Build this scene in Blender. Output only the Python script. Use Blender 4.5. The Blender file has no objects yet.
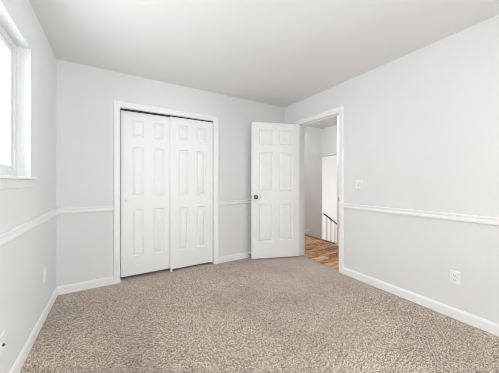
import bpy, bmesh, math, random
from mathutils import Vector, Matrix
random.seed(7)
S = bpy.context.scene
COL = S.collection

# ------------------------------------------------------------------ camera
F_PX, CAM_YAW, HORIZON = 227.2, math.radians(30.75), 182.1
cam_d = bpy.data.cameras.new('camera')
cam_d.sensor_fit = 'HORIZONTAL'
cam_d.sensor_width = 36.0
cam_d.lens = 36.0 * F_PX / 499.0
cam_d.shift_y = -(186.5 - HORIZON) / 499.0
cam_d.clip_start = 0.02
cam = bpy.data.objects.new('camera', cam_d)
COL.objects.link(cam)
cam.location = (0, 0, 1.167)
cam.rotation_euler = (math.pi / 2, 0.0, -CAM_YAW)
S.camera = cam

# ------------------------------------------------------------------ view, world, daylight and added fill
vs = S.view_settings
S.display_settings.display_device = 'sRGB'
vs.view_transform = 'Standard'
vs.look = 'None'
vs.gamma = 1.0
vs.use_curve_mapping = False
vs.exposure = 0.20
S.cycles.max_bounces = 14
S.cycles.diffuse_bounces = 8
S.cycles.glossy_bounces = 4
S.cycles.transparent_max_bounces = 12
S.cycles.sample_clamp_indirect = 6.0
S.cycles.filter_width = 0.9
S.cycles.denoising_prefilter = 'ACCURATE'

W = bpy.data.worlds.new('overcast_sky')
S.world = W
W.use_nodes = True
nt = W.node_tree
bg = nt.nodes['Background']
bg.inputs['Color'].default_value = (0.84, 0.92, 1.0, 1)
bg.inputs['Strength'].default_value = 1.0


def area(name, loc, target, sx, sy, power, color=(1, 1, 1)):
    d = bpy.data.lights.new(name, 'AREA')
    d.shape = 'RECTANGLE'
    d.size, d.size_y = sx, sy
    d.energy = power
    d.color = color
    o = bpy.data.objects.new(name, d)
    COL.objects.link(o)
    o.location = loc
    o.rotation_euler = (Vector(target) - Vector(loc)).to_track_quat('-Z', 'Y').to_euler()
    return o


area('daylight_side_window', (-1.55, 1.45, 1.95), (1.0, 1.45, 1.35), 2.4, 1.5, 70, (0.930, 0.972, 1.0))
area('ground_light_side_window', (-1.60, 1.45, 0.75), (0.6, 1.45, 2.25), 2.4, 1.3, 44, (0.930, 0.972, 1.0))
area('fill_right_window', (3.25, -1.40, 1.30), (-0.5, 1.3, 0.9), 1.5, 1.7, 232, (0.930, 0.972, 1.0))  # fill light for the room, at the added window behind the camera
area('fill_lower_room', (3.1, 5.45, 0.4), (6.9, 5.3, 0.4), 2.2, 2.2, 66, (0.92, 0.985, 0.99))  # fill at an added window out of view, brightening the lower room

# ------------------------------------------------------------------ dimensions (metres)
XL, XR, YB, YR, H = -0.514, 2.509, 3.040, -2.05, 2.44
XR2 = 2.624                                   # hall side of the doorway wall
WY0, WY1, WZ0, WZ1 = 0.55, 2.203, 1.20, 2.118  # side window opening
CX0, CX1, CZ = 0.061, 1.217, 2.036            # closet opening
DY0, DY1, DZ = 1.942, 2.690, 2.070            # doorway opening
HX, HY, FX = 3.62, 3.77, 4.26                 # landing edge, hall end wall, header wall
PY = 2.800                                    # end of the landing partition
LZ = -1.26                                    # lower floor

# ------------------------------------------------------------------ materials
def new_mat(name):
    m = bpy.data.materials.new(name)
    m.use_nodes = True
    return m, m.node_tree.nodes, m.node_tree.links, m.node_tree.nodes['Principled BSDF']


def N(ns, kind, **kw):
    n = ns.new(kind)
    for k, v in kw.items():
        setattr(n, k, v)
    return n


def painted(name, col, rough, bump_scale=240.0, bump=0.05, mottled=0.012):
    m, ns, ln, b = new_mat(name)
    tc = N(ns, 'ShaderNodeTexCoord')
    n1 = N(ns, 'ShaderNodeTexNoise')
    n1.inputs['Scale'].default_value = 1.7
    n1.inputs['Detail'].default_value = 3
    ln.new(tc.outputs['Object'], n1.inputs['Vector'])
    r = N(ns, 'ShaderNodeValToRGB')
    r.color_ramp.elements[0].position = 0.3
    r.color_ramp.elements[1].position = 0.7
    r.color_ramp.elements[0].color = tuple(c - mottled for c in col) + (1,)
    r.color_ramp.elements[1].color = tuple(min(1, c + mottled) for c in col) + (1,)
    ln.new(n1.outputs['Fac'], r.inputs['Fac'])
    ln.new(r.outputs['Color'], b.inputs['Base Color'])
    b.inputs['Roughness'].default_value = rough
    n2 = N(ns, 'ShaderNodeTexNoise')
    n2.inputs['Scale'].default_value = bump_scale
    n2.inputs['Detail'].default_value = 2
    ln.new(tc.outputs['Object'], n2.inputs['Vector'])
    bp = N(ns, 'ShaderNodeBump')
    bp.inputs['Strength'].default_value = bump
    bp.inputs['Distance'].default_value = 0.002
    ln.new(n2.outputs['Fac'], bp.inputs['Height'])
    ln.new(bp.outputs['Normal'], b.inputs['Normal'])
    return m


M_WALL = painted('wall_paint_pale_grey', (0.785, 0.779, 0.782), 0.75, 160, 0.12)
M_CEIL = painted('ceiling_paint', (0.80, 0.796, 0.796), 0.9, 110, 0.25)
M_TRIM = painted('trim_white_semigloss', (0.905, 0.902, 0.902), 0.38, 300, 0.02, 0.004)
M_RAIL = painted('chair_rail_white', (0.85, 0.845, 0.845), 0.42, 300, 0.02, 0.004)
M_DOOR = painted('door_white_satin', (0.90, 0.897, 0.897), 0.42, 420, 0.03, 0.004)
M_VINYL = painted('window_vinyl_white', (0.74, 0.74, 0.745), 0.35, 300, 0.0, 0.002)
M_PLATE = painted('plate_plastic_white', (0.87, 0.87, 0.865), 0.3, 300, 0.0, 0.002)
M_HALL = painted('hall_wall_paint', (0.80, 0.79, 0.78), 0.75, 160, 0.12)
M_DARK = painted('closet_shade_grey', (0.35, 0.35, 0.35), 0.9, 100, 0.1)


def plain(name, col, rough=0.5, metal=0.0):
    m, ns, ln, b = new_mat(name)
    tc = N(ns, 'ShaderNodeTexCoord')
    n1 = N(ns, 'ShaderNodeTexNoise')
    n1.inputs['Scale'].default_value = 90
    ln.new(tc.outputs['Object'], n1.inputs['Vector'])
    mr = N(ns, 'ShaderNodeMapRange')
    mr.inputs['To Min'].default_value = max(0.02, rough - 0.04)
    mr.inputs['To Max'].default_value = rough + 0.04
    ln.new(n1.outputs['Fac'], mr.inputs['Value'])
    ln.new(mr.outputs['Result'], b.inputs['Roughness'])
    b.inputs['Base Color'].default_value = col + (1,)
    b.inputs['Metallic'].default_value = metal
    return m


M_NICKEL = plain('satin_nickel', (0.17, 0.16, 0.148), 0.22, 1.0)
M_STEEL = plain('brushed_steel', (0.55, 0.54, 0.52), 0.35, 1.0)
M_SLOT = plain('slot_black', (0.02, 0.02, 0.02), 0.6)
M_IRON = plain('dark_iron', (0.035, 0.034, 0.033), 0.45, 0.3)
M_BAL = plain('grey_iron', (0.16, 0.158, 0.155), 0.5, 0.2)
M_RUBBER = plain('grey_rubber', (0.12, 0.12, 0.12), 0.7)


def glass_mat():
    m, ns, ln, b = new_mat('window_glass')
    ns.remove(b)
    out = ns['Material Output']
    tr = N(ns, 'ShaderNodeBsdfTransparent')
    tr.inputs['Color'].default_value = (0.97, 0.985, 0.98, 1)
    gl = N(ns, 'ShaderNodeBsdfGlossy')
    gl.inputs['Roughness'].default_value = 0.01
    mx = N(ns, 'ShaderNodeMixShader')
    mx.inputs[0].default_value = 0.04
    ln.new(tr.outputs[0], mx.inputs[1])
    ln.new(gl.outputs[0], mx.inputs[2])
    ln.new(mx.outputs[0], out.inputs['Surface'])
    return m


M_GLASS = glass_mat()


def carpet_mat():
    m, ns, ln, b = new_mat('carpet_beige_frieze')
    tc = N(ns, 'ShaderNodeTexCoord')
    # tuft speckle
    v = N(ns, 'ShaderNodeTexVoronoi')
    v.inputs['Scale'].default_value = 240
    v.inputs['Randomness'].default_value = 1.0
    ln.new(tc.outputs['Object'], v.inputs['Vector'])
    sep = N(ns, 'ShaderNodeSeparateColor')
    ln.new(v.outputs['Color'], sep.inputs['Color'])
    n1 = N(ns, 'ShaderNodeTexNoise')
    n1.inputs['Scale'].default_value = 55
    n1.inputs['Detail'].default_value = 5
    n1.inputs['Roughness'].default_value = 0.75
    ln.new(tc.outputs['Object'], n1.inputs['Vector'])
    mixf = N(ns, 'ShaderNodeMath', operation='MULTIPLY_ADD')
    ln.new(sep.outputs[0], mixf.inputs[0])
    mixf.inputs[1].default_value = 0.80
    add = N(ns, 'ShaderNodeMath', operation='MULTIPLY_ADD')
    ln.new(n1.outputs['Fac'], add.inputs[0])
    add.inputs[1].default_value = 0.7
    add.inputs[2].default_value = -0.28
    ln.new(add.outputs[0], mixf.inputs[2])
    ramp = N(ns, 'ShaderNodeValToRGB')
    cr = ramp.color_ramp
    cr.elements[0].position = 0.20
    cr.elements[0].color = (0.06, 0.043, 0.032, 1)
    cr.elements[1].position = 0.86
    cr.elements[1].color = (0.93, 0.80, 0.69, 1)
    for pos, c in ((0.38, (0.26, 0.195, 0.148)), (0.52, (0.56, 0.445, 0.352)), (0.68, (0.80, 0.655, 0.54))):
        e = cr.elements.new(pos)
        e.color = c + (1,)
    ln.new(mixf.outputs[0], ramp.inputs['Fac'])
    # brushed pile: broad patches where the pile leans one way or the other; their offset also imitates light near the doorway
    n2 = N(ns, 'ShaderNodeTexNoise', noise_dimensions='4D')
    n2.inputs['W'].default_value = 16.44
    n2.inputs['Scale'].default_value = 1.5
    n2.inputs['Detail'].default_value = 3
    n2.inputs['Distortion'].default_value = 0.6
    ln.new(tc.outputs['Object'], n2.inputs['Vector'])
    mr = N(ns, 'ShaderNodeMapRange')
    mr.inputs['From Min'].default_value = 0.3
    mr.inputs['From Max'].default_value = 0.7
    mr.inputs['To Min'].default_value = 0.78
    mr.inputs['To Max'].default_value = 1.12
    ln.new(n2.outputs['Fac'], mr.inputs['Value'])
    mul = N(ns, 'ShaderNodeMix', data_type='RGBA', blend_type='MULTIPLY')
    mul.inputs[0].default_value = 1.0
    ln.new(ramp.outputs['Color'], mul.inputs[6])
    ln.new(mr.outputs['Result'], mul.inputs[7])
    ln.new(mul.outputs[2], b.inputs['Base Color'])
    b.inputs['Roughness'].default_value = 1.0
    b.inputs['Specular IOR Level'].default_value = 0.05
    b.inputs['Sheen Weight'].default_value = 0.55
    b.inputs['Sheen Roughness'].default_value = 0.45
    b.inputs['Sheen Tint'].default_value = (1.0, 0.93, 0.85, 1)
    bp = N(ns, 'ShaderNodeBump')
    bp.inputs['Strength'].default_value = 0.3
    bp.inputs['Distance'].default_value = 0.012
    ln.new(mixf.outputs[0], bp.inputs['Height'])
    ln.new(bp.outputs['Normal'], b.inputs['Normal'])
    return m


M_CARPET = carpet_mat()


def wood_mat():
    m, ns, ln, b = new_mat('hall_wood_plank')
    tc = N(ns, 'ShaderNodeTexCoord')
    br = N(ns, 'ShaderNodeTexBrick')
    br.offset = 0.37
    br.inputs['Scale'].default_value = 1.0
    br.inputs['Brick Width'].default_value = 0.95
    br.inputs['Row Height'].default_value = 0.125
    br.inputs['Mortar Size'].default_value = 0.0012
    br.inputs['Color1'].default_value = (0.0, 0.0, 0.0, 1)
    br.inputs['Color2'].default_value = (1.0, 1.0, 1.0, 1)
    br.inputs['Mortar'].default_value = (0.2, 0.2, 0.2, 1)
    ln.new(tc.outputs['Object'], br.inputs['Vector'])
    mp = N(ns, 'ShaderNodeMapping')
    mp.inputs['Scale'].default_value = (2.6, 13.0, 1.0)
    ln.new(tc.outputs['Object'], mp.inputs['Vector'])
    g = N(ns, 'ShaderNodeTexNoise')
    g.inputs['Scale'].default_value = 1.6
    g.inputs['Detail'].default_value = 5
    g.inputs['Distortion'].default_value = 0.8
    ln.new(mp.outputs['Vector'], g.inputs['Vector'])
    m1 = N(ns, 'ShaderNodeMath', operation='MULTIPLY_ADD')
    ln.new(g.outputs['Fac'], m1.inputs[0])
    m1.inputs[1].default_value = 1.25
    sp = N(ns, 'ShaderNodeSeparateColor')
    ln.new(br.outputs['Color'], sp.inputs['Color'])
    m2 = N(ns, 'ShaderNodeMath', operation='MULTIPLY_ADD')
    ln.new(sp.outputs[0], m2.inputs[0])
    m2.inputs[1].default_value = 0.36
    m2.inputs[2].default_value = -0.33
    ln.new(m2.outputs[0], m1.inputs[2])
    r = N(ns, 'ShaderNodeValToRGB')
    r.color_ramp.elements[0].position = 0.12
    r.color_ramp.elements[0].color = (0.15, 0.060, 0.020, 1)
    r.color_ramp.elements[1].position = 0.80
    r.color_ramp.elements[1].color = (0.86, 0.55, 0.34, 1)
    e = r.color_ramp.elements.new(0.45)
    e.color = (0.50, 0.25, 0.115, 1)
    ln.new(m1.outputs[0], r.inputs['Fac'])
    ln.new(r.outputs['Color'], b.inputs['Base Color'])
    b.inputs['Roughness'].default_value = 0.6
    b.inputs['Specular IOR Level'].default_value = 0.25
    return m


M_WOOD = wood_mat()

# ------------------------------------------------------------------ helpers
def box(bm, x0, x1, y0, y1, z0, z1):
    vs_ = [bm.verts.new(p) for p in ((x0, y0, z0), (x1, y0, z0), (x1, y1, z0), (x0, y1, z0),
                                      (x0, y0, z1), (x1, y0, z1), (x1, y1, z1), (x0, y1, z1))]
    for f in ((0, 3, 2, 1), (4, 5, 6, 7), (0, 1, 5, 4), (1, 2, 6, 5), (2, 3, 7, 6), (3, 0, 4, 7)):
        bm.faces.new([vs_[i] for i in f])


def loft(bm, loops, cap=True, closed=True):
    """Join equal-length vertex loops into one skin."""
    rows = [[bm.verts.new(p) for p in L] for L in loops]
    n = len(rows[0])
    for a, b in zip(rows, rows[1:]):
        for i in range(n if closed else n - 1):
            j = (i + 1) % n
            bm.faces.new((a[i], a[j], b[j], b[i]))
    if cap:
        bm.faces.new(list(reversed(rows[0])))
        bm.faces.new(rows[-1])


def lathe(bm, prof, M, seg=28):
    """prof: (radius, height) pairs turned about the local z axis, placed by M."""
    loops = []
    for r, h in prof:
        loops.append([M @ Vector((max(r, 1e-5) * math.cos(t), max(r, 1e-5) * math.sin(t), h))
                      for t in (2 * math.pi * k / seg for k in range(seg))])
    loft(bm, loops)


def finish(name, bm, mat, parent=None, bevel=0.0, smooth=False, seg=2):
    bmesh.ops.recalc_face_normals(bm, faces=bm.faces)
    me = bpy.data.meshes.new(name)
    bm.to_mesh(me)
    bm.free()
    me.materials.append(mat)
    o = bpy.data.objects.new(name, me)
    COL.objects.link(o)
    if parent is not None:
        o.parent = parent
    if bevel:
        md = o.modifiers.new('edge', 'BEVEL')
        md.width = bevel
        md.segments = seg
        md.limit_method = 'ANGLE'
        md.angle_limit = math.radians(35)
    if smooth:
        for p in me.polygons:
            p.use_smooth = True
        try:
            me.set_sharp_from_angle(angle=math.radians(38))
        except Exception:
            pass
    return o


def structure(o, label=None, cat=None):
    o['kind'] = 'structure'
    if label:
        o['label'] = label
    if cat:
        o['category'] = cat
    return o


def empty(name, loc, rz=0.0):
    o = bpy.data.objects.new(name, None)
    o.empty_display_size = 0.05
    COL.objects.link(o)
    o.location = loc
    o.rotation_euler = (0, 0, rz)
    return o


def thing(o, label, cat, group=None):
    o['label'] = label
    o['category'] = cat
    if group:
        o['group'] = group
    return o


def boxes(name, mat, lst, parent=None, bevel=0.0):
    bm = bmesh.new()
    for b in lst:
        box(bm, *b)
    return finish(name, bm, mat, parent, bevel)


def walled(name, mat, axis, c0, c1, u0, u1, z0, z1, holes):
    """A wall between planes c0 and c1 of the given axis, from u0 to u1, with rectangular holes (u0,u1,z0,z1)."""
    us = sorted({u0, u1, *[h[0] for h in holes], *[h[1] for h in holes]})
    zs = sorted({z0, z1, *[h[2] for h in holes], *[h[3] for h in holes]})
    inside = lambda u, z: any(h[0] < u < h[1] and h[2] < z < h[3] for h in holes)
    solid = [[not inside((us[i] + us[i + 1]) / 2, (zs[k] + zs[k + 1]) / 2) for k in range(len(zs) - 1)] for i in range(len(us) - 1)]
    bm = bmesh.new()
    cache = {}

    def V(c, u, z):
        key = (c, u, z)
        if key not in cache:
            cache[key] = bm.verts.new((c, u, z) if axis == 'x' else (u, c, z))
        return cache[key]

    ok = lambda i, k: 0 <= i < len(us) - 1 and 0 <= k < len(zs) - 1 and solid[i][k]
    for i in range(len(us) - 1):
        for k in range(len(zs) - 1):
            if not solid[i][k]:
                continue
            a, b, p, q = us[i], us[i + 1], zs[k], zs[k + 1]
            for c in (c0, c1):
                bm.faces.new((V(c, a, p), V(c, b, p), V(c, b, q), V(c, a, q)))
            if not ok(i - 1, k):
                bm.faces.new((V(c0, a, p), V(c1, a, p), V(c1, a, q), V(c0, a, q)))
            if not ok(i + 1, k):
                bm.faces.new((V(c0, b, p), V(c1, b, p), V(c1, b, q), V(c0, b, q)))
            if not ok(i, k - 1):
                bm.faces.new((V(c0, a, p), V(c1, a, p), V(c1, b, p), V(c0, b, p)))
            if not ok(i, k + 1):
                bm.faces.new((V(c0, a, q), V(c1, a, q), V(c1, b, q), V(c0, b, q)))
    return structure(finish(name, bm, mat))


# ------------------------------------------------------------------ room shell
T = 0.12
walled('wall_left', M_WALL, 'x', XL - 0.15, XL, YR - T, YB + T, -0.02, H, [(WY0, WY1, WZ0, WZ1)])
walled('wall_back', M_WALL, 'y', YB, YB + T, XL, XR, -0.02, H, [(CX0 - 0.018, CX1 + 0.018, -0.02, CZ + 0.018)])
walled('wall_right', M_WALL, 'x', XR, XR2, YR - T, 3.90, -0.02, H, [(-1.95, -0.85, 0.60, 2.15), (DY0 - 0.018, DY1 + 0.018, -0.02, DZ + 0.018)])
walled('wall_rear', M_WALL, 'y', YR - T, YR, XL, XR, -0.02, H, [])
structure(boxes('ceiling', M_CEIL, [(XL - 0.15, XR2, YR - T, YB + T, H, H + 0.08)]))
structure(boxes('floor', M_CARPET, [(XL - 0.15, 2.548, YR - T, YB + T, -0.10, 0.0)]), 'speckled beige carpet covering the bedroom floor', 'carpet')

# closet behind the sliding doors
structure(boxes('wall_closet', M_WALL, [
    (CX0 - 0.42, CX1 + 0.42, 3.72, 3.78, 0.0, H), (CX0 - 0.48, CX0 - 0.42, YB + T, 3.78, 0.0, H),
    (CX1 + 0.42, CX1 + 0.48, YB + T, 3.78, 0.0, H)]))
structure(boxes('floor_closet', M_CARPET, [(CX0 - 0.48, CX1 + 0.48, YB + T, 3.78, -0.10, -0.001)]))
structure(boxes('ceiling_closet', M_CEIL, [(CX0 - 0.48, CX1 + 0.48, YB + T, 3.78, H, H + 0.08)]))

# ------------------------------------------------------------------ hall, landing and stairwell
structure(boxes('floor_hall', M_WOOD, [(2.548, HX, -0.6, 3.90, -0.22, -0.004)]), 'brown wood plank landing beyond the open door', 'floor')
structure(boxes('ceiling_hall', M_CEIL, [(XR2, FX + 0.12, -0.6, 3.90, H, H + 0.08)]))
structure(boxes('wall_hall_end', M_HALL, [(XR2, FX, HY, HY + 0.13, LZ, H)]))
structure(boxes('wall_hall_side', M_WALL, [(HX - 0.06, FX + 0.12, -0.6, PY, -0.22, H)]))
structure(boxes('wall_hall_rear', M_HALL, [(XR2, HX, -0.72, -0.6, -0.02, H)]))
structure(boxes('wall_stair_header', M_HALL, [(FX, FX + 0.12, PY, HY + 0.13, 1.785, H)]))
structure(boxes('wall_stair_side', M_WALL, [(HX, 5.3, PY - 0.12, PY, LZ, -0.22), (FX + 0.12, 6.9, PY - 0.12, PY, LZ, H)]))
structure(boxes('wall_lower_far', M_WALL, [(6.9, 7.02, PY - 0.12, 7.02, LZ, H + 0.08)]))
walled('wall_lower_added_window', M_WALL, 'x', 3.28, 3.40, HY + 0.13, 7.02, LZ, H, [(4.3, 6.6, -0.75, 1.45)])  # window opening added out of view to light the lower room
structure(boxes('wall_lower_end', M_WALL, [(3.40, 6.9, 6.9, 7.02, LZ, H)]))
structure(boxes('ceiling_lower', M_CEIL, [(FX + 0.12, 7.02, PY - 0.12, 7.02, H, H + 0.08), (3.28, FX + 0.12, HY + 0.13, 7.02, H, H + 0.08)]))
structure(boxes('floor_lower', M_WOOD, [(3.28, 7.02, PY - 0.12, 7.02, LZ - 0.1, LZ)]))
st = []
for k in range(1, 7):
    st.append((HX + (k - 1) * 0.27, HX + k * 0.27 + 0.02, PY, HY, -0.18 * k - 0.03, -0.18 * k))
    st.append((HX + (k - 1) * 0.27, HX + (k - 1) * 0.27 + 0.02, PY, HY, -0.18 * k, -0.18 * (k - 1) - 0.03))
structure(boxes('floor_stairs', M_WOOD, st), 'wood stairs going down from the landing', 'stairs')
structure(boxes('trim_6', plain('nosing_brown', (0.16, 0.075, 0.035), 0.4), [(HX - 0.035, HX + 0.028, PY, HY, -0.030, 0.004)], bevel=0.004))

# ------------------------------------------------------------------ mouldings
BASE = [(0, 0), (0.013, 0), (0.013, 0.068), (0.0115, 0.074), (0.008, 0.079), (0.0065, 0.085), (0.004, 0.088), (0, 0.088)]
RAIL = [(0, 0.834), (0.011, 0.834), (0.018, 0.838), (0.021, 0.845), (0.021, 0.853), (0.017, 0.860), (0.011, 0.865), (0.0095, 0.874),
        (0.0125, 0.880), (0.0135, 0.886), (0.0125, 0.892), (0.007, 0.896), (0, 0.897)]


def run(bm, prof, a, b, n, ma=0.0, mb=0.0):
    """Extrude (out, z) profile from a to b (2-D points on the wall line), n = direction into the room; ma, mb: mitre factor at each end."""
    a, b, n = Vector(a), Vector(b), Vector(n)
    d = (b - a).normalized()
    la, lb = [], []
    for o, z in prof:
        p = a + n * o + d * (o * ma)
        q = b + n * o - d * (o * mb)
        la.append((p.x, p.y, z))
        lb.append((q.x, q.y, z))
    loft(bm, [la, lb])


CW = 0.068   # casing width
for nm, prof, e in (('baseboard', BASE, 0), ('rail', RAIL, 1)):
    lx = {'baseboard': ['baseboard_left', 'baseboard_back', 'baseboard_right', 'baseboard_rear'], 'rail': ['trim_1', 'trim_2', 'trim_3', 'trim_4']}[nm]
    mt = M_RAIL if nm == 'rail' else M_TRIM
    bm = bmesh.new(); run(bm, prof, (XL, YR), (XL, YB), (1, 0), 1, 1)
    a = structure(finish(lx[0], bm, mt))
    bm = bmesh.new()
    run(bm, prof, (XL, YB), (CX0 - CW, YB), (0, -1), 1, 0)
    run(bm, prof, (CX1 + CW, YB), (XR, YB), (0, -1), 0, 1)
    b = structure(finish(lx[1], bm, mt))
    bm = bmesh.new()
    run(bm, prof, (XR, YB), (XR, DY1 + CW), (-1, 0), 1, 0)
    run(bm, prof, (XR, DY0 - CW), (XR, YR), (-1, 0), 0, 1)
    c = structure(finish(lx[2], bm, mt))
    bm = bmesh.new(); run(bm, prof, (XR, YR), (XL, YR), (0, 1), 1, 1)
    d = structure(finish(lx[3], bm, mt))
    if nm == 'rail':
        for o, w in ((a, 'window wall'), (b, 'closet wall'), (c, 'doorway wall')):
            o['label'] = 'white moulded chair rail along the ' + w
            o['category'] = 'chair rail'
bm = bmesh.new()
run(bm, BASE, (XR2, HY), (3.84, HY), (0, -1), 0, 0)
run(bm, BASE, (HX - 0.06, -0.6), (HX - 0.06, PY), (-1, 0), 0, 0)
structure(finish('baseboard_hall', bm, M_TRIM))

CAS = [(0, 0), (0, 0.008), (0.004, 0.0115), (0.012, 0.0125), (0.022, 0.0125), (0.030, 0.0155), (0.042, 0.0175), (0.060, 0.018), (0.066, 0.016), (CW, 0.012), (CW, 0)]


def casing(bm, u0, u1, zt, place, z0=0.0):
    """U-shaped mitred casing round an opening; place(u, v, z) maps to the world (v = away from the wall)."""
    loops = []
    for k in range(4):
        L = []
        for o, v in CAS:
            u = u0 - o if k < 2 else u1 + o
            z = z0 if k in (0, 3) else zt + o
            L.append(place(u, v, z))
        loops.append(L)
    loft(bm, loops)


bm = bmesh.new()
casing(bm, CX0, CX1, CZ, lambda u, v, z: (u, YB - v, z))
for b in ((CX0 - 0.018, CX0, YB - 0.001, YB + T, 0, CZ + 0.018), (CX1, CX1 + 0.018, YB - 0.001, YB + T, 0, CZ + 0.018), (CX0, CX1, YB - 0.001, YB + T, CZ, CZ + 0.018)):
    box(bm, *b)
structure(finish('trim_7', bm, M_TRIM), 'white moulded casing around the closet opening', 'door casing')
bm = bmesh.new()
casing(bm, DY0, DY1, DZ, lambda u, v, z: (XR - v, u, z))
casing(bm, DY0, DY1, DZ, lambda u, v, z: (XR2 + v, u, z))
JX0, JX1 = XR - 0.001, XR2 + 0.001
for b in ((JX0, JX1, DY0 - 0.018, DY0, 0, DZ + 0.018), (JX0, JX1, DY1, DY1 + 0.018, 0, DZ + 0.018), (JX0, JX1, DY0, DY1, DZ, DZ + 0.018),
          (XR + 0.040, XR + 0.075, DY0, DY0 + 0.011, 0, DZ), (XR + 0.040, XR + 0.075, DY1 - 0.011, DY1, 0, DZ), (XR + 0.040, XR + 0.075, DY0 + 0.011, DY1 - 0.011, DZ - 0.011, DZ)):
    box(bm, *b)
frame = structure(finish('trim_8', bm, M_TRIM), 'white moulded casing and jamb around the doorway', 'door casing')
boxes('strike_plate', M_STEEL, [(XR - 0.0105, XR + 0.03, DY0 - 0.0005, DY0 + 0.0015, 0.915, 0.972), (XR - 0.0148, XR - 0.0105, DY0 - 0.016, DY0 + 0.0015, 0.920, 0.967)], frame)

# ------------------------------------------------------------------ panelled doors
def panel_face(bm, us, zs, cells, y, s):
    """One face of a panelled door in the plane y; s = +1 / -1 is the outward direction of y; cells: (i, k) index pairs of raised panels."""
    rings = ((0.0, 0.0), (0.003, 0.0050), (0.010, 0.0130), (0.015, 0.0140), (0.034, 0.0030), (0.037, 0.0020))
    for i in range(len(us) - 1):
        for k in range(len(zs) - 1):
            a, b, p, q = us[i], us[i + 1], zs[k], zs[k + 1]
            if (i, k) in cells:
                prev = None
                for ins, dep in rings:
                    yy = y - s * dep
                    r = [bm.verts.new(c) for c in ((a + ins, yy, p + ins), (b - ins, yy, p + ins), (b - ins, yy, q - ins), (a + ins, yy, q - ins))]
                    if prev:
                        for j in range(4):
                            bm.faces.new((prev[j], prev[(j + 1) % 4], r[(j + 1) % 4], r[j]))
                    prev = r
                bm.faces.new(prev)
            else:
                bm.faces.new([bm.verts.new(c) for c in ((a, y, p), (b, y, p), (b, y, q), (a, y, q))])


def panel_door(name, w, t, z0, z1, cols, rows, mat):
    """Slab along +x from 0 to w, thickness y 0..t."""
    bm = bmesh.new()
    us = [0, cols[0][0], cols[0][1], cols[1][0], cols[1][1], w]
    zs = [z0] + [z for r in rows for z in r] + [z1]
    cells = {(i, k) for i in (1, 3) for k in (1, 3, 5)}
    panel_face(bm, us, zs, cells, 0.0, -1)
    panel_face(bm, us, zs, cells, t, 1)
    for i in range(len(us) - 1):
        for z in (z0, z1):
            bm.faces.new([bm.verts.new(c) for c in ((us[i], 0, z), (us[i + 1], 0, z), (us[i + 1], t, z), (us[i], t, z))])
    for k in range(len(zs) - 1):
        for u in (0, w):
            bm.faces.new([bm.verts.new(c) for c in ((u, 0, zs[k]), (u, t, zs[k]), (u, t, zs[k + 1]), (u, 0, zs[k + 1]))])
    bmesh.ops.remove_doubles(bm, verts=bm.verts, dist=1e-5)
    return finish(name, bm, mat)


ROWS = ((0.262, 0.830), (0.990, 1.596), (1.720, 1.920))
# closet: two sliding doors, the one on the doorway side runs in the front track
CWID = 0.597
dl = panel_door('door_2', CWID, 0.026, 0.036, 2.020, ((0.115, 0.242), (0.362, 0.489)), ROWS, M_DOOR)
dl.location = (CX0 + 0.008, YB + 0.058, 0)
structure(dl, 'white six-panel sliding closet door nearer the window wall, with a small cup pull', 'closet door')
dr = panel_door('door_3', CWID - 0.012, 0.026, 0.030, 2.020, ((0.109, 0.236), (0.355, 0.482)), ROWS, M_DOOR)
dr.location = (CX1 - 0.006 - CWID + 0.012, YB + 0.028, 0)
structure(dr, 'white six-panel sliding closet door beside the open door, in the front track', 'closet door')
bm = bmesh.new()
lathe(bm, [(0.0, -0.006), (0.006, -0.006), (0.008, 0.0), (0.008, 0.002), (0.0105, 0.002), (0.0105, 0.0), (0.0105, -0.001)],
      Matrix.Translation((0.05, 0.0, 0.945)) @ Matrix.Rotation(math.pi / 2, 4, 'X'))
finish('cup_pull', bm, M_IRON, dl, smooth=True)
# head track and floor guide
structure(boxes('trim_9', M_IRON, [(CX0 + 0.001, CX1 - 0.001, YB + 0.030, YB + 0.046, CZ - 0.012, CZ - 0.0005),
                                   (CX0 + 0.001, CX1 - 0.001, YB + 0.072, YB + 0.088, CZ - 0.012, CZ - 0.0005)]))
gx = 0.640
g = boxes('closet_floor_guide', M_PLATE, [(gx - 0.013, gx + 0.013, YB + 0.010, YB + 0.11, 0.0, 0.006),
                                          (gx - 0.011, gx + 0.011, YB + 0.018, YB + 0.0255, 0.006, 0.042),
                                          (gx - 0.011, gx + 0.011, YB + 0.0545, YB + 0.0575, 0.006, 0.042)], bevel=0.0015)
thing(g, 'small white plastic floor guide where the two closet doors meet', 'door guide')

# bedroom door, swung open against the closet wall
DW, DT = 0.757, 0.035
HP = Vector((XR - 0.014, DY1 - 0.005, 0))                 # hinge pin
swing = math.radians(110.1)
door = panel_door('door_1', DW, DT, 0.018, 2.066, ((0.110, 0.321), (0.428, 0.642)), ((0.267, 0.850), (1.030, 1.622), (1.737, 1.975)), M_DOOR)
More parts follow.
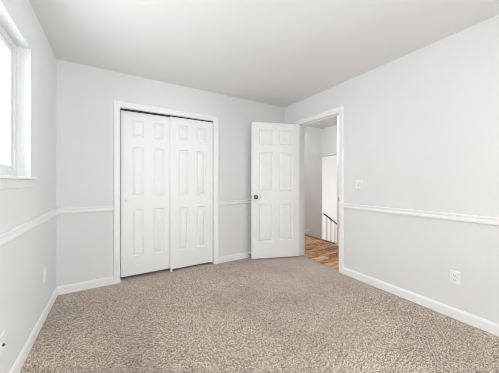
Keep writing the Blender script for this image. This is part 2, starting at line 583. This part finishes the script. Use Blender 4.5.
# local x runs from the hinge edge outward, local y = DT is the hall side (seen here), y = 0 the room side
for v in door.data.vertices:
    x, y = v.co.x, v.co.y
    v.co.x, v.co.y = x + 0.004, y + 0.014
ang = -math.pi / 2 - swing
door.location = HP
door.rotation_euler = (0, 0, ang)
door.scale = (1, 1, 1)
structure(door, 'white six-panel door with metal knob, standing open beside the doorway', 'door')
FACE, BACK = 0.014 + DT, 0.014      # local y of the seen (hall) face and of the room face
KX, KZ = DW + 0.004 - 0.062, 0.945
KN = [(0.0, 0.0), (0.0325, 0.0), (0.0325, 0.003), (0.029, 0.007), (0.016, 0.009), (0.0115, 0.012), (0.0110, 0.024), (0.0135, 0.029),
      (0.0215, 0.034), (0.0262, 0.041), (0.0270, 0.048), (0.0245, 0.055), (0.0180, 0.060), (0.009, 0.0625), (0.0, 0.063)]
for yy, rot in ((FACE, -math.pi / 2), (BACK, math.pi / 2)):
    bm = bmesh.new()
    lathe(bm, KN, Matrix.Translation((KX, yy, KZ)) @ Matrix.Rotation(rot, 4, 'X'))
    finish('door_knob', bm, M_NICKEL, door, smooth=True)
boxes('latch_plate', M_STEEL, [(DW + 0.0035, DW + 0.0055, BACK + 0.005, FACE - 0.005, KZ - 0.028, KZ + 0.028),
                               (DW + 0.0055, DW + 0.015, BACK + 0.012, FACE - 0.011, KZ - 0.008, KZ + 0.008)], door)
for hz in (0.24, 1.02, 1.82):
    bm = bmesh.new()
    lathe(bm, [(0, 0), (0.0055, 0), (0.0055, 0.09), (0, 0.09)], Matrix.Translation((0, 0, hz - 0.045)), 16)
    lathe(bm, [(0, 0), (0.0065, 0), (0.0065, 0.004), (0.003, 0.008), (0, 0.008)], Matrix.Translation((0, 0, hz + 0.045)), 16)
    box(bm, 0.0015, 0.0042, 0.0, BACK + 0.030, hz - 0.044, hz + 0.044)
    finish('hinge', bm, M_STEEL, door)

# door stop on the closet-wall baseboard, just behind the free edge of the open door
ds = empty('door_stop', (1.788, YB - 0.0128, 0.050))
thing(ds, 'small metal door stop on the baseboard behind the open door', 'door stop')
R90 = Matrix.Rotation(math.pi / 2, 4, 'X')
bm = bmesh.new()
lathe(bm, [(0, 0), (0.012, 0), (0.012, 0.003), (0.006, 0.006), (0.0045, 0.008), (0.0045, 0.052), (0, 0.052)], R90, 18)
finish('stem', bm, M_STEEL, ds, smooth=True)
bm = bmesh.new()
lathe(bm, [(0, 0.050), (0.008, 0.050), (0.0088, 0.054), (0.0080, 0.064), (0.005, 0.067), (0, 0.067)], R90, 18)
finish('rubber_tip', bm, M_RUBBER, ds, smooth=True)

# ------------------------------------------------------------------ side window: vinyl slider set in a plastered reveal
FXO, FXI = XL - 0.150, XL - 0.072            # frame depth
fw = 0.045
win = structure(boxes('window_1', M_VINYL, [
    (FXO, FXI, WY0 + 0.001, WY0 + fw, WZ0 + 0.002, WZ1 - 0.001), (FXO, FXI, WY1 - fw, WY1 - 0.001, WZ0 + 0.002, WZ1 - 0.001),
    (FXO, FXI, WY0 + fw, WY1 - fw, WZ0 + 0.002, WZ0 + fw), (FXO, FXI, WY0 + fw, WY1 - fw, WZ1 - fw, WZ1 - 0.001)], bevel=0.003),
    'white framed slider window in a plastered reveal, bright with daylight', 'window')
ym = (WY0 + WY1) / 2
for k, (a, b, xo, xi) in enumerate(((ym - 0.02, WY1 - fw + 0.004, FXI - 0.036, FXI - 0.008), (WY0 + fw - 0.004, ym + 0.02, FXI - 0.066, FXI - 0.040))):
    sw = 0.038
    zb, zt = WZ0 + fw - 0.004, WZ1 - fw + 0.004
    sash = boxes('sash', M_VINYL, [(xo, xi, a, a + sw, zb, zt), (xo, xi, b - sw, b, zb, zt), (xo, xi, a + sw, b - sw, zb, zb + sw), (xo, xi, a + sw, b - sw, zt - sw, zt)], win, bevel=0.003)
    boxes('pane', M_GLASS, [((xo + xi) / 2 - 0.003, (xo + xi) / 2 + 0.003, a + sw - 0.004, b - sw + 0.004, zb + sw - 0.004, zt - sw + 0.004)], sash)
structure(boxes('trim_10', M_TRIM, [(XL - 0.0715, XL - 0.0005, WY0 + 0.001, WY1 - 0.001, WZ0 - 0.012, WZ0 + 0.003), (XL - 0.0005, XL + 0.026, WY0 - 0.022, WY1 + 0.022, WZ0 - 0.014, WZ0 + 0.003)], bevel=0.005),
          'white window stool with rounded nose under the window', 'window sill')
structure(boxes('trim_11', M_WALL, [(XL, XL + 0.011, WY0 - 0.008, WY1 + 0.008, WZ0 - 0.072, WZ0 - 0.0145)], bevel=0.004), 'grey painted flat apron board under the window stool', 'window apron')

# added window in the doorway wall, unseen behind the camera, to light the room
w3 = structure(boxes('window_2_added', M_VINYL, [
    (XR + 0.03, XR + 0.10, -1.949, -1.90, 0.601, 2.149), (XR + 0.03, XR + 0.10, -0.90, -0.851, 0.601, 2.149),
    (XR + 0.03, XR + 0.10, -1.90, -0.90, 0.601, 0.65), (XR + 0.03, XR + 0.10, -1.90, -0.90, 2.10, 2.149)]))
boxes('pane', M_GLASS, [(XR + 0.062, XR + 0.068, -1.903, -0.897, 0.647, 2.103)], w3)

# ------------------------------------------------------------------ wall plates
def plate(name, loc, rz):
    """Local frame: plate lies in x-z, y+ points out of the wall."""
    root = empty(name, loc, rz)
    bm = bmesh.new()
    w, h = 0.035, 0.0575
    loft(bm, [[(-w, 0, -h), (w, 0, -h), (w, 0, h), (-w, 0, h)], [(-w, 0.003, -h), (w, 0.003, -h), (w, 0.003, h), (-w, 0.003, h)],
              [(-w + 0.005, 0.006, -h + 0.005), (w - 0.005, 0.006, -h + 0.005), (w - 0.005, 0.006, h - 0.005), (-w + 0.005, 0.006, h - 0.005)]])
    finish('cover_plate', bm, M_PLATE, root)
    return root


RY = Matrix.Rotation(-math.pi / 2, 4, 'X')     # lathe axis z -> +y


def screw(root, x, z, mat=M_PLATE):
    bm = bmesh.new()
    lathe(bm, [(0, 0), (0.0035, 0), (0.0033, 0.0012), (0.002, 0.0018), (0, 0.0018)], Matrix.Translation((x, 0.0058, z)) @ RY, 14)
    finish('screw', bm, mat, root, smooth=True)


def outlet(loc, rz, label):
    root = plate('wall_outlet', loc, rz)
    thing(root, label, 'outlet', 'duplex outlets low on the walls')
    for zc in (0.0195, -0.0195):
        bm = bmesh.new()
        pts = []
        for k in range(28):
            t = 2 * math.pi * k / 28
            pts.append((0.0172 * math.cos(t), max(-0.0145, min(0.0145, 0.0172 * math.sin(t)))))
        loft(bm, [[(x, 0.0055, zc + z) for x, z in pts], [(x, 0.0082, zc + z) for x, z in pts], [(x * 0.95, 0.0088, zc + z * 0.95) for x, z in pts]])
        rec = finish('receptacle', bm, M_PLATE, root)
        boxes('slot', M_SLOT, [(-0.0075, -0.0052, 0.0080, 0.0092, zc - 0.001, zc + 0.0078)], rec)
        boxes('slot', M_SLOT, [(0.0052, 0.0075, 0.0080, 0.0092, zc + 0.0, zc + 0.0072)], rec)
        bm = bmesh.new()
        lathe(bm, [(0, 0), (0.0026, 0), (0.0026, 0.0012), (0, 0.0012)], Matrix.Translation((0, 0.0080, zc - 0.0075)) @ RY, 14)
        finish('ground_hole', bm, M_SLOT, rec)
    screw(root, 0, 0)
    return root


outlet((XR, 0.773, 0.348), math.pi / 2, 'white duplex outlet low on the doorway wall, below the chair rail')
outlet((XL, 2.573, 0.370), -math.pi / 2, 'white duplex outlet low on the window wall near the closet corner')
jack = plate('cable_jack', (XL, 1.705, 0.303), -math.pi / 2)
thing(jack, 'white cable jack plate with a dark centre connector, low under the window', 'cable jack')
screw(jack, 0, 0.042, M_STEEL)
screw(jack, 0, -0.042, M_STEEL)
bm = bmesh.new()
lathe(bm, [(0, 0), (0.0075, 0), (0.0075, 0.003), (0.0048, 0.003), (0.0048, 0.008), (0.0028, 0.008), (0.0028, 0.006), (0, 0.006)], Matrix.Translation((0, 0.0058, 0)) @ RY, 20)
finish('connector', bm, M_IRON, jack)

sw = plate('light_switch', (XR, 1.661, 1.135), math.pi / 2)
thing(sw, 'white toggle light switch on the wall beside the doorway', 'light switch')
boxes('toggle_slot', plain('switch_recess_grey', (0.55, 0.55, 0.54), 0.5), [(-0.0055, 0.0055, 0.0052, 0.0066, -0.0125, 0.0125)], sw)
bm = bmesh.new()
loft(bm, [[(-0.0042, 0.006, -0.006), (0.0042, 0.006, -0.006), (0.0042, 0.006, 0.006), (-0.0042, 0.006, 0.006)],
          [(-0.0036, 0.019, 0.004), (0.0036, 0.019, 0.004), (0.0036, 0.018, 0.0105), (-0.0036, 0.018, 0.0105)]])
finish('toggle', bm, M_PLATE, sw, bevel=0.001)
screw(sw, 0, 0.030)
screw(sw, 0, -0.030)

# ------------------------------------------------------------------ stair railing, seen through the doorway
ry = 3.70
rail = empty('stair_railing', (FX + 0.02, ry, -0.72))
thing(rail, 'dark metal stair railing with thin balusters going down beyond the doorway', 'railing')
slope = -0.60
zr = lambda x: 0.405 + slope * (x - FX)
def P(x, z):
    return Vector((x, ry, z)) - Vector(rail.location)
bm = bmesh.new()
loops = []
for x in (FX - 0.02, 5.25):
    c = zr(x)
    loops.append([P(x, c + 0.013) + Vector((0, d, 0)) for d in (-0.02, 0.02)] + [P(x, c - 0.011) + Vector((0, d, 0)) for d in (0.02, -0.02)])
loft(bm, loops)
finish('handrail', bm, M_IRON, rail, bevel=0.004)
for k in range(7):
    x = FX + 0.082 + 0.144 * k
    step = int((x - HX) // 0.27) + 1
    zb = -0.18 * step
    bm = bmesh.new()
    a = P(x, zb)
    b = P(x, zr(x) - 0.008)
    box(bm, a.x - 0.0055, a.x + 0.0055, -0.0055, 0.0055, a.z, b.z)
    finish('baluster', bm, M_IRON, rail)

# ------------------------------------------------------------------ added lamp, out of view, to light the landing
lamp = empty('added_hall_lamp', (2.90, 3.00, H))
thing(lamp, 'added lamp with white globe, out of view, lighting the hall landing', 'added fill lamp')
bm = bmesh.new()
lathe(bm, [(0, 0), (0.155, 0), (0.155, -0.022), (0.145, -0.026), (0, -0.026)], Matrix.Identity(4), 36)
finish('base', bm, M_PLATE, lamp, smooth=True)
mg, ns_, ln_, b_ = new_mat('fill_globe_lit')
b_.inputs['Base Color'].default_value = (0.9, 0.9, 0.88, 1)
b_.inputs['Emission Color'].default_value = (0.89, 0.985, 1.0, 1)
b_.inputs['Emission Strength'].default_value = 46.0
bm = bmesh.new()
lathe(bm, [(0, -0.026), (0.138, -0.026), (0.136, -0.045), (0.122, -0.072), (0.095, -0.092), (0.055, -0.104), (0, -0.108)], Matrix.Identity(4), 36)
finish('globe', bm, mg, lamp, smooth=True)
